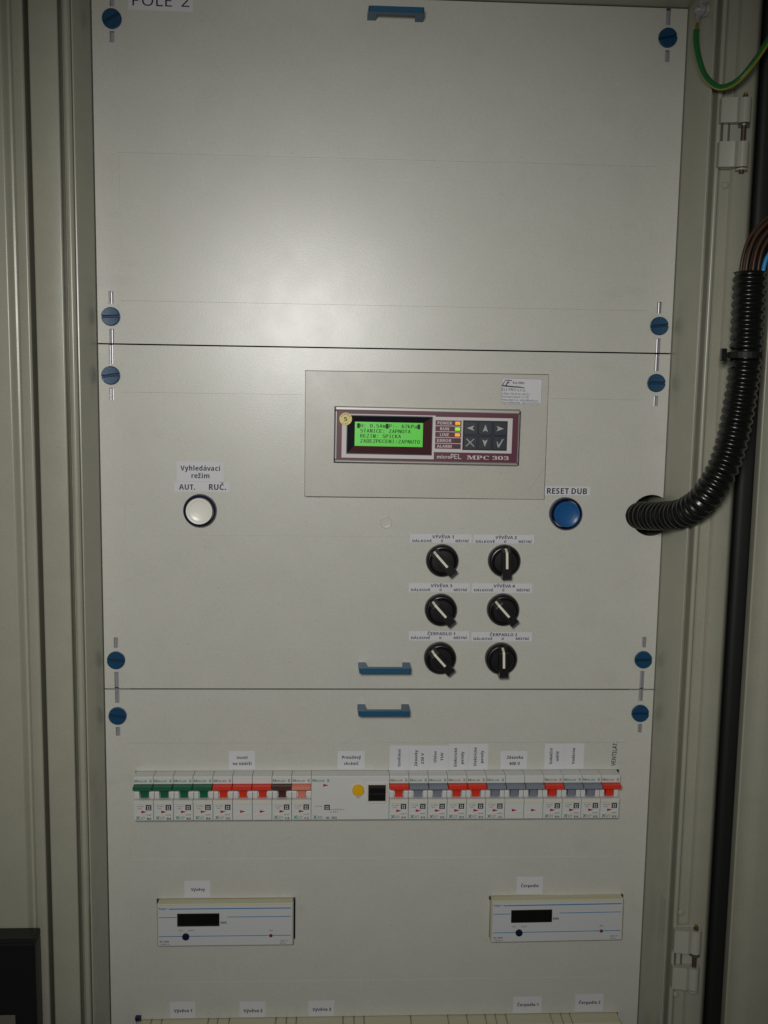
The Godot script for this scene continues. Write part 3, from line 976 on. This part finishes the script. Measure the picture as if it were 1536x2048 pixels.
func meters() -> void:
	for m in [[-139.6, -516.8, 0.0, "kilowatt hour meter below the Vývěvy label, dark display unlit"], [163.2, -516.2, 0.55, "slightly tilted kilowatt hour meter below the Čerpadla label, dark display unlit"]]:
		var t := thing("energy_meter", m[3], "meter", Vector3(m[0], m[1], 0), "kilowatt hour meters of the lower panel")
		t.rotation.z = deg_to_rad(m[2])
		var st := new_st()
		box(st, Vector3(-61.2, -20.3, -30), Vector3(61.2, 20.3, 9.0), 0.9)
		put("housing", st, M.meter_body, t)
		var f := new_st()
		plate(f, rounded(-60.0, -19.2, 60.0, 18.8, 0.8, 2), 8.6, 9.25, 0.1)
		put("front_foil", f, M.meter_face, t)
		var l := new_st()
		for q in [[-50.4, 15.4, 59.0, 16.3], [-59.4, 7.5, -43.6, 8.1], [1.8, 7.5, 59.0, 8.1], [-59.4, -10.6, -38.6, -10.0], [-32.2, -10.6, 39.4, -10.0], [42.6, -10.6, 59.0, -10.0]]:
			plate(l, rect(q[0], q[1], q[2], q[3]), 9.2, 9.33)
		ink(l, "hager", -59.2, 15.4, 7.6, 9.3, "sans_bold", 1.9)
		put("blue_line", l, M.print_cyan, t)
		var d := new_st()
		plate(d, rect(-42.2, 0.1, -6.0, 10.7), 8.9, 9.3)
		var df := new_st()
		for q in [[-43.0, 10.72, -5.2, 11.5], [-43.0, -0.7, -5.2, 0.08], [-43.0, 0.1, -42.22, 10.7], [-5.98, 0.1, -5.2, 10.7]]:
			box(df, Vector3(q[0], q[1], 9.0), Vector3(q[2], q[3], 10.0), 0.25)
		put("display_frame", df, M.black_plastic, t)
		put("display", d, M.lcd_dark, t)
		var k := new_st()
		lathe(k, [Vector2(3.2, 9.0), Vector2(3.2, 10.6), Vector2(2.8, 11.1), Vector2(0, 11.2)], Vector3(-35.4, -10.4, 0), 24)
		put("select_button", k, M.navy, t)
		var e := new_st()
		lathe(e, [Vector2(1.6, 9.0), Vector2(1.5, 9.8), Vector2(0.9, 10.3), Vector2(0, 10.5)], Vector3(41.0, -10.4, 0), 18)
		put("pulse_light", e, M.led_red, t)
		var x := new_st()
		ink(x, "kWh", -4.2, 1.4, 5.4, 9.3, "sans_bold", 2.2)
		ink(x, "TOT", -42.0, -5.4, 4.0, 9.3, "sans", 1.3)
		ink(x, "PART", -33.0, -5.4, 5.0, 9.3, "sans", 1.3)
		ink(x, "Imp", 39.2, -6.0, 3.4, 9.3, "sans", 1.4)
		ink(x, "EC 350", -58.6, -16.0, 8.0, 9.3, "sans_bold", 1.5)
		ink(x, "10(63) A", -58.6, -18.4, 8.8, 9.3, "sans", 1.2)
		ink(x, "230 V~", 49.4, -16.2, 8.0, 9.3, "sans", 1.3)
		ink(x, "50 Hz", 49.4, -18.4, 5.2, 9.3, "sans", 1.2)
		put("small_print", x, M.grey_ink, t)
		for s in [-1.0, 1.0]:
			var c := new_st()
			box(c, Vector3(s * 61.6 - 0.7, 18.2, 0.0), Vector3(s * 61.6 + 0.7, 20.6, 3.0), 0.2)
			put("corner_clip", c, M.navy, t)
		if m[2] == 0.0:
			var gp := new_st()
			box(gp, Vector3(61.6, -17.5, 0.0), Vector3(62.2, 17.8, 1.6), 0.2)
			put("edge_gasket", gp, M.navy, t)

# ------------------------------------------------------------------ breakers
# A module is 17.5 mm wide; its own zero is the bottom corner nearest x = 0 of the module, on the panel plane.
var bk := {}
func breaker_shapes() -> void:
	# outline in (y, z)
	var prof := [Vector2(0, -30), Vector2(0, 12.2), Vector2(0.8, 13), Vector2(15.4, 13), Vector2(16.0, 14.2), Vector2(18.9, 14.2), Vector2(19.5, 13.4), Vector2(19.7, 4.5), Vector2(33.6, 4.5), Vector2(33.8, 12.4), Vector2(34.4, 13), Vector2(40.0, 13), Vector2(40.8, 12.2), Vector2(40.8, -30)]
	var b := new_st()
	extrude_x(b, prof, 0.22, 17.11)
	# cheeks beside the stem
	for q in [[0.23, 4.2], [13.3, 17.1]]:
		extrude_x(b, [Vector2(19.6, 4.4), Vector2(19.6, 8.4), Vector2(21.4, 9.0), Vector2(24.6, 9.0), Vector2(26.6, 8.0), Vector2(27.6, 4.4)], q[0], q[1])
	bk.body = b.commit()
	var n := new_st()
	box(n, Vector3(1.6, 16.0, 14.0), Vector3(15.9, 19.0, 14.5), 0.15)
	bk.ledge = n.commit()
	var t := new_st()
	var bar := [Vector2(33.7, 6.0), Vector2(33.7, 18.2), Vector2(33.3, 19.0), Vector2(31.0, 19.2), Vector2(29.9, 17.8), Vector2(29.2, 14.6), Vector2(28.8, 11.6), Vector2(28.6, 6.0)]
	extrude_x(t, bar, 0.45, 16.95)
	extrude_x(t, [Vector2(28.7, 4.6), Vector2(28.7, 12.2), Vector2(26.8, 11.4), Vector2(20.4, 9.8), Vector2(20.0, 4.6)], 5.5, 12.0)
	bk.toggle = t.commit()
	var g := new_st()
	ink(g, "M", 0.9, 35.9, 2.5, 13.04, "sans_bold", 2.3)
	ink(g, "OELLER", 3.5, 35.9, 8.2, 13.04, "sans_bold", 1.7)
	var ring := PackedVector2Array()
	for q in [[14.2, 35.7, 14.6, 38.2], [15.4, 35.7, 15.8, 38.2], [14.6, 37.9, 15.4, 38.2], [14.6, 35.7, 15.4, 36.0], [14.8, 36.5, 15.2, 37.4]]:
		plate(g, rect(q[0], q[1], q[2], q[3]), 12.9, 13.07)
	ink(g, "X", 1.8, 1.4, 3.4, 13.04, "sans_bold", 3.2)
	ink(g, "pole", 5.3, 3.0, 4.6, 13.04, "sans", 1.3)
	bk.green = g.commit()
	var d := new_st()
	# approval mark: dark square with pale strokes left open
	for q in [[10.5, 10.1, 11.6, 14.9], [11.6, 13.8, 14.3, 14.9], [14.3, 10.1, 15.4, 14.9], [11.6, 10.1, 14.3, 10.8], [12.4, 11.3, 13.5, 13.3], [11.6, 12.0, 12.0, 12.6], [13.9, 12.0, 14.3, 12.6]]:
		plate(d, rect(q[0], q[1], q[2], q[3]), 12.9, 13.07)
	bk.mark = d.commit()
	var p := new_st()
	plate(p, PackedVector2Array([Vector2(6.6, 9.9), Vector2(6.6, 7.2), Vector2(11.4, 8.5)]), 12.9, 13.07)
	bk.arrow = p.commit()
	var v := new_st()
	extrude_x(v, [Vector2(0, 12.95), Vector2(0.01, 13.5), Vector2(0.7, 13.5), Vector2(0.7, 12.95)], 0.0, 14.2)
	bk.ridge = v.commit()

func breaker(called: String, label: String, category: String, at_module: int, poles: int, toggle: Material, rating: String, group: String) -> void:
	var t := thing(called, label, category, Vector3(-218.9 + at_module * 17.33, -416.4, 0), group)
	for i in poles:
		var x := i * 17.33
		hang("body", bk.body, M.breaker_body, t, Vector3(x, 0, 0))
		hang("nose_ledge", bk.ledge, M.nose_white, t, Vector3(x, 0, 0))
		hang("toggle", bk.toggle, toggle, t, Vector3(x, 0, 0))
		hang("arrow_mark", bk.arrow, M.print_red, t, Vector3(x, 0, 0))
		var r := hang("ridge", bk.ridge, M.nose_white, t, Vector3(x + 2.0, 4.6, 0))
		r.rotation.z = deg_to_rad(11)
	hang("green_print", bk.green, M.print_green, t)
	hang("approval_mark", bk.mark, M.print_black, t)
	var s := new_st()
	ink(s, "PL7", 6.0, 1.4, 3.2, 13.04, "sans", 1.2)
	ink(s, rating, 11.4, 1.3, 3.9, 13.04, "sans_bold", 1.9)
	ink(s, "230/400", 10.6, 5.2, 4.6, 13.04, "sans", 1.0)
	ink(s, "IEC 60898", 2.6, 13.2, 6.2, 13.04, "sans", 0.9)
	ink(s, "10000", 3.2, 11.2, 3.6, 13.04, "sans", 0.9)
	put("small_print", s, M.grey_ink, t)

func breakers() -> void:
	breaker_shapes()
	var g := "green toggle breakers at the end of the row"
	var lb := ["green toggle circuit breaker at the very end of the row", "green toggle circuit breaker, second from the end of the row", "green toggle circuit breaker, third from the end of the row", "green toggle circuit breaker touching the red three-pole breaker"]
	for i in 4:
		breaker("circuit_breaker", lb[i], "breaker", i, 1, M.toggle_green, "B6", g)
	breaker("circuit_breaker", "red three-pole circuit breaker below the Ventil na nádrži label", "breaker", 4, 3, M.toggle_red, "B10/3", "")
	breaker("circuit_breaker", "dark brown toggle circuit breaker between red and salmon toggles", "breaker", 7, 1, M.toggle_brown, "C4", "")
	breaker("circuit_breaker", "salmon pink toggle circuit breaker beside the wide residual current device", "breaker", 8, 1, M.toggle_salmon, "C2", "")
	var rs := [[13, "red toggle circuit breaker below the Osvětlení label", M.toggle_red, "B10"], [14, "grey toggle circuit breaker below the Zásuvky 230 V label", M.toggle_grey, "B16"], [15, "grey toggle circuit breaker below the Ohřev TUV label", M.toggle_grey, "B16"], [16, "red toggle breaker beside the Ohřev TUV grey one, below Elektrické panely", M.toggle_red, "B10"], [17, "red toggle breaker beside the grey three-pole, below Elektrické panely", M.toggle_red, "B10"], [21, "red toggle circuit breaker below the Indukční měřič label", M.toggle_red, "B10"], [22, "grey toggle circuit breaker below the Vodárna label", M.toggle_grey, "B16"], [23, "grey toggle breaker without a label, beside the handwritten one", M.toggle_grey, "B20"], [24, "red toggle circuit breaker below the VENTILÁT. handwriting", M.toggle_red, "B10"]]
	for r in rs:
		breaker("circuit_breaker", r[1], "breaker", r[0], 1, r[2], r[3], "single circuit breakers of the labelled half row")
	breaker("circuit_breaker", "grey three-pole circuit breaker below the Zásuvka 400 V label", "breaker", 18, 3, M.toggle_grey, "C16/3", "")
	# residual current device, four modules wide
	var t := thing("residual_current_device", "wide residual current device with yellow test button and black switch", "breaker", Vector3(-218.9 + 9 * 17.33, -416.4, 0))
	var st := new_st()
	extrude_x(st, [Vector2(0, -30), Vector2(0, 12.2), Vector2(0.8, 13), Vector2(40.0, 13), Vector2(40.8, 12.2), Vector2(40.8, -30)], 0.14, 69.16)
	put("body", st, M.breaker_body, t)
	hang("green_print", bk.green, M.print_green, t)
	hang("approval_mark", bk.mark, M.print_black, t, Vector3(1.2, -0.4, 0))
	hang("arrow_mark", bk.arrow, M.print_red, t, Vector3(4.0, 24.0, 0))
	var y := new_st()
	lathe(y, [Vector2(5.2, 12), Vector2(5.2, 15.0), Vector2(4.7, 15.8), Vector2(0, 16.0)], Vector3(41.6, 28.2, 0), 32)
	put("test_button", y, M.test_yellow, t)
	var w := new_st()
	for q in [[49.2, 17.6, 50.7, 34.2], [66.2, 17.6, 67.6, 34.2], [50.75, 33.0, 66.15, 34.2], [50.75, 16.0, 66.15, 17.9]]:
		box(w, Vector3(q[0], q[1], 12.6), Vector3(q[2], q[3], 14.4), 0.25)
	put("switch_frame", w, M.nose_white, t)
	var b := new_st()
	box(b, Vector3(50.8, 17.95, 12.0), Vector3(66.1, 32.95, 13.3), 0.0)
	extrude_x(b, [Vector2(18.4, 13.2), Vector2(18.8, 14.6), Vector2(24.0, 15.2), Vector2(26.6, 17.6), Vector2(31.6, 18.2), Vector2(32.6, 16.0), Vector2(32.6, 13.2)], 51.3, 65.6)
	put("switch_lever", b, M.black_plastic, t)
	var s := new_st()
	ink(s, "PF7", 6.2, 1.4, 4.4, 13.04, "sans", 1.4)
	ink(s, "40 - 003", 13.2, 1.4, 9.6, 13.04, "sans_bold", 2.0)
	ink(s, "IEC 61008", 3.4, 12.6, 6.6, 13.04, "sans", 1.0)
	ink(s, "Un 230/400 V~", 16.6, 9.4, 13.6, 13.04, "sans", 1.2)
	ink(s, "In 40 A", 16.6, 7.2, 7.6, 13.04, "sans", 1.2)
	ink(s, "TEST", 39.6, 20.4, 4.2, 13.04, "sans", 1.2)
	put("small_print", s, M.grey_ink, t)

func bottom_row() -> void:
	var e := [-221.8, -208.5, -198.9, -156.4, -147.7, -137.1, -94.3, -84.6, -75.4, -32.3, -22.1, -12.8, 30.6, 65.3, 83.1, 100.5, 110.0, 119.9, 162.0, 172.0, 180.5, 225.8]
	var ord := ["first", "second", "third", "fourth", "fifth", "sixth", "seventh", "eighth", "ninth", "tenth", "eleventh", "twelfth", "thirteenth", "fourteenth", "fifteenth"]
	var count := {true: 0, false: 0}
	for i in e.size() - 1:
		var w: float = e[i + 1] - e[i]
		var big := w > 30.0
		var t := thing("motor_switch" if big else "auxiliary_module",
			("top edge of the %s wide pale switch counted from the dark clip" if big else "top edge of the %s narrow pale module counted from the dark clip") % ord[count[big]], "switch" if big else "module", Vector3(e[i], -700, 0), "devices cut off by the picture's lower edge")
		count[big] += 1
		var st := new_st()
		box(st, Vector3(0.2, 0, -25), Vector3(w - 0.2, 86.2 - (0.0 if big else 0.2), 15.0), 0.8)
		put("body", st, M.meter_body, t)
		if big:
			var k := new_st()
			lathe(k, [Vector2(9, 14.8), Vector2(9, 17), Vector2(7.6, 22), Vector2(0, 23)], Vector3(w * 0.5, 58, 0), 28)
			put("knob", k, M.black_plastic, t)
	var d := thing("locking_clip", "small dark clip at the start of the lowest device row", "clip", Vector3(-220.4, -615.6, 0))
	var s := new_st()
	box(s, Vector3(-2.6, -2.4, -1), Vector3(2.8, 2.0, 3.2), 0.6)
	put("clip_body", s, M.navy, d, Vector3(0, 4.5, 0))

# ------------------------------------------------------------------ hinges, conduit, wires
func hinges() -> void:
	for h in [[252.6, 168.6, [26.2, 7.6], [-6.6, -25.8], "white painted hinge with bare pin just below the green earth wire"], [251.2, -519.5, [26.0, 5.4], [-8.0, -28.0], "white painted hinge low on the frame beside the lower meter"]]:
		var t := thing("door_hinge", h[4], "hinge", Vector3(h[0], h[1], 60), "hinges of the open cabinet door")
		var lf := new_st()
		box(lf, Vector3(4.5, -26, -3), Vector3(24.6, 26.5, 0.4), 0.4)
		put("leaf", lf, M.hinge_paint, t)
		for q in [h[2], h[3]]:
			var st := new_st()
			# clasp: flat plate, shallow bend, round knuckle
			var p := [Vector2(1.0, 0.2), Vector2(1.0, 6.0), Vector2(1.8, 7.0), Vector2(9.0, 8.0), Vector2(12.0, 9.4), Vector2(14.2, 8.6), Vector2(15.6, 7.2)]
			p.append_array(arc(19.4, 6.2, 4.6, 160, 0, 8))
			p.append(Vector2(24.0, 0.2))
			extrude_y(st, p, q[1], q[0])
			put("knuckle", st, M.hinge_paint, t)
		var ln := new_st()
		for x in [3.4, 8.8]:
			box(ln, Vector3(x, h[3][0] + 0.2, 0.3), Vector3(x + 0.7, h[2][1] - 0.2, 3.4), 0.1)
		put("web", ln, M.steel, t)
		var pin := new_st()
		var cyl := new_st()
		tube(cyl, [Vector3(19.4, h[3][1] - 4.0, 6.0), Vector3(19.4, 0, 6.0), Vector3(19.4, h[2][0] + 2.6, 6.0)], func(s): return 2.0, 2.0, 16)
		put("pin", cyl, M.pin_brown, t)
		tube(pin, [Vector3(19.4, h[2][0] + 2.4, 6.0), Vector3(19.4, h[2][0] + 3.4, 6.0), Vector3(19.4, h[2][0] + 4.2, 6.0)], func(s): return 1.5, 0.5, 14)
		put("pin_tip", pin, M.brass, t)
		var wa := new_st()
		tube(wa, [Vector3(19.4, h[2][1] - 2.6, 6.0), Vector3(19.4, h[2][1] - 1.8, 6.0), Vector3(19.4, h[2][1] - 1.0, 6.0)], func(s): return 4.4, 0.4, 18)
		put("washer", wa, M.steel, t)
		var w2 := new_st()
		tube(w2, [Vector3(19.4, h[3][1] - 2.4, 6.0), Vector3(19.4, h[3][1] - 1.7, 6.0), Vector3(19.4, h[3][1] - 1.0, 6.0)], func(s): return 4.8, 0.4, 18)
		put("washer", w2, M.hinge_paint, t)

func conduit() -> void:
	var pts := [Vector3(223.8, -143.5, -26), Vector3(224.7, -141.0, 5), Vector3(230.2, -138.8, 25), Vector3(236.4, -135.7, 45), Vector3(242.4, -130.1, 66), Vector3(249.5, -116.3, 86), Vector3(257.7, -93.7, 97), Vector3(263.5, -69.2, 100), Vector3(267.9, -38.3, 100), Vector3(270.1, -9.2, 100), Vector3(269.9, 25.7, 100), Vector3(270.2, 58.4, 99)]
	var st := new_st()
	var pitch := 6.3
	var wob := FastNoiseLite.new()
	wob.seed = 4
	wob.frequency = 0.035
	var rad := func(s): return 10.7 + 0.35 * wob.get_noise_1d(s * 3.0) + 1.75 * pow(0.5 + 0.5 * cos(TAU * s / pitch), 0.8)
	tube(st, pts, rad, 0.7, 36)
	var o := put("corrugated_conduit", st, M.conduit_black, self)
	tag(o, "black corrugated conduit curving from the panel notch up past the frame", "conduit")
	# cable tie
	var t := thing("cable_tie", "small black cable tie holding the corrugated conduit to the frame", "cable tie", Vector3(269.8, -4.0, 100))
	var band := new_st()
	var c := new_st()
	var ring := []
	for i in 25:
		var a := TAU * i / 24.0
		ring.append(Vector3(cos(a) * 12.7, 0, sin(a) * 12.7))
	for i in 24:
		var a: Vector3 = ring[i]
		var b: Vector3 = ring[i + 1]
		var u := Vector3(0, 2.3, 0)
		quad(band, a - u, b - u, b + u, a + u, a + b)
		quad(band, a * 0.93 + u, b * 0.93 + u, b + u, a + u, Vector3.UP)
		quad(band, a * 0.93 - u, b * 0.93 - u, b - u, a - u, Vector3.DOWN)
	put("band", band, M.black_rubber, t)
	box(c, Vector3(-17.6, -4.6, -6.0), Vector3(-13.4, 5.0, -1.5), 0.5)
	box(c, Vector3(-13.2, -2.0, -5.0), Vector3(-11.6, 2.0, -2.6), 0.3)
	put("head", c, M.black_plastic, t)
	# wires leaving the top
	var path := [Vector3(270.4, 44, 98), Vector3(271.4, 66.0, 98), Vector3(275.4, 80.5, 98), Vector3(284.5, 92.0, 99), Vector3(298.3, 99.1, 100), Vector3(320.3, 103.1, 101), Vector3(345, 104, 101)]
	var offs := [[8.2, 2.0], [5.8, 6.0], [3.6, 0.4], [1.2, 7.4], [0.6, 3.6], [-1.6, -1.2], [-3.2, 6.6], [-4.6, 2.6], [-2.4, -5.4]]
	for i in offs.size():
		var w := new_st()
		tube(w, path.map(func(p): return p + Vector3(0, 0, 0)), func(s): return 1.38, 1.6, 12, 0.0, Vector2(offs[i][1], -offs[i][0]))
		var ob := put("brown_wire", w, M.wire_brown, self)
		tag(ob, "brown insulated wire in the bundle leaving the conduit's top", "wire", "brown wires of the bundle")
	var bw := new_st()
	tube(bw, [Vector3(277.5, 46, 104), Vector3(278.6, 62, 104), Vector3(281.5, 71, 104), Vector3(288, 79, 104), Vector3(300, 86, 104), Vector3(330, 91, 104)], func(s): return 1.6, 1.6, 12)
	tag(put("blue_wire", bw, M.wire_blue, self), "single light blue wire beside the brown wire bundle", "wire")

func earth() -> void:
	var t := thing("earth_cable", "green and yellow earth cable hanging in a loop from the top corner", "cable", Vector3(240, 262, 45))
	var o := -Vector3(240, 262, 45)
	var st := new_st()
	tube(st, [Vector3(234.9, 248.4, 53), Vector3(234.3, 240.5, 55), Vector3(235.5, 228.4, 58), Vector3(239.1, 214.3, 62), Vector3(243.3, 205.2, 68), Vector3(248.4, 200.0, 74), Vector3(254.6, 200.3, 80), Vector3(260.8, 204.9, 86), Vector3(268.1, 215.1, 90), Vector3(276.4, 229.0, 92), Vector3(286.3, 247.7, 92), Vector3(298, 275, 90)].map(func(p): return p + o), func(s): return 2.35, 1.5, 20, 0.06)
	put("sheath", st, M.earth_wire, t)
	var f := new_st()
	tube(f, [Vector3(234.8, 247.6, 53) + o, Vector3(235.3, 250.5, 52.4) + o, Vector3(236.0, 254.0, 51.5) + o], func(s): return 1.5, 0.8, 14)
	put("ferrule", f, M.brass, t)
	var l := new_st()
	tube(l, [Vector3(235.9, 253.6, 51.5) + o, Vector3(237.3, 258.0, 49) + o, Vector3(239.6, 263.0, 46) + o], func(s): return 1.15, 0.8, 12)
	box(l, Vector3(238.4, 261.0, 40.0) + o, Vector3(240.0, 272.5, 49.5) + o, 0.4)
	put("lug", l, M.zinc, t)
	var b := new_st()
	for q in [[0.0, 240.1, 4.6, 3.0], [0.0, 243.2, 5.4, 2.7]]:
		var n := new_st()
		var st2 := SurfaceTool.new()
		lathe(n, [Vector2(q[2], 0), Vector2(q[2], q[3] - 0.5), Vector2(q[2] - 0.6, q[3]), Vector2(0, q[3])], Vector3.ZERO, 6)
		var mi := put("bolt_nut", n, M.zinc, t, Vector3(q[1] + 2.6 - 240, 267.0 - 262, 44.5 - 45))
		mi.rotation.y = deg_to_rad(-90)
	var sh := new_st()
	lathe(sh, [Vector2(2.2, 0), Vector2(2.2, 9.5), Vector2(1.6, 10), Vector2(0, 10)], Vector3.ZERO, 16)
	var so := put("bolt_shank", sh, M.zinc, t, Vector3(246 - 240, 267.0 - 262, 44.5 - 45))
	so.rotation.y = deg_to_rad(-90)

func black_box() -> void:
	var t := thing("black_box", "black box with a pale patch standing low before the grooved door", "box", Vector3(-350, -700, 64))
	var st := new_st()
	box(st, Vector3(-70, -40, 0), Vector3(62.4, 208.6, 16), 1.2)
	put("box_body", st, M.black_plastic, t)
	var li := new_st()
	box(li, Vector3(-70, 208.65, 0), Vector3(62.4, 214.0, 15.4), 0.8)
	put("box_lid", li, mat("lid_dark", Color8(27, 27, 26), 0.5), t)
	var p := new_st()
	plate(p, rect(-60, 80, 45.0, 146.0), 15.6, 16.5, 0.1)
	put("pale_patch", p, mat("patch_grey", Color8(112, 110, 96), 0.5), t)

func _ready() -> void:
	rng.seed = 7
	# ---- camera
	var cam := Camera3D.new()
	cam.name = "camera"
	cam.fov = 54.2249
	cam.near = 0.02
	cam.far = 50.0
	cam.transform = Transform3D(Basis(Vector3(0.998772, 0.015489, 0.047068), Vector3(-0.009542, 0.99223, -0.124047), Vector3(-0.048624, 0.123445, 0.991159)).orthonormalized(), Vector3(-0.043946, -0.033014, 0.86456))
	add_child(cam)
	cam.current = true
	# ---- surroundings: a dim plant room
	var we := WorldEnvironment.new()
	we.name = "environment"
	var env := Environment.new()
	env.background_mode = Environment.BG_COLOR
	env.background_color = Color(0.04, 0.041, 0.036).linear_to_srgb()
	env.tonemap_mode = Environment.TONE_MAPPER_LINEAR
	env.tonemap_exposure = 1.0
	env.sdfgi_enabled = true
	env.ssao_enabled = true
	env.ssil_enabled = true
	we.environment = env
	add_child(we)
	# ---- the hand lamp beside the camera
	var lamp := SpotLight3D.new()
	lamp.name = "work_lamp"
	add_child(lamp)
	lamp.look_at_from_position(Vector3(-0.113, 0.075, 0.98), Vector3(-0.02, -0.19, 0.0), Vector3.UP)
	lamp.light_color = Color(1.0, 0.995, 0.975)
	lamp.light_energy = 0.47
	lamp.light_size = 0.07
	lamp.spot_angle = 37.0
	lamp.spot_angle_attenuation = 1.0
	lamp.spot_range = 6.0
	lamp.spot_attenuation = 2.0
	lamp.shadow_enabled = true
	materials()
	cabinet()
	doors()
	panels()
	hinges()
	controller()
	buttons()
	rotary()
	breakers()
	meters()
	bottom_row()
	labels()
	conduit()
	earth()
	black_box()
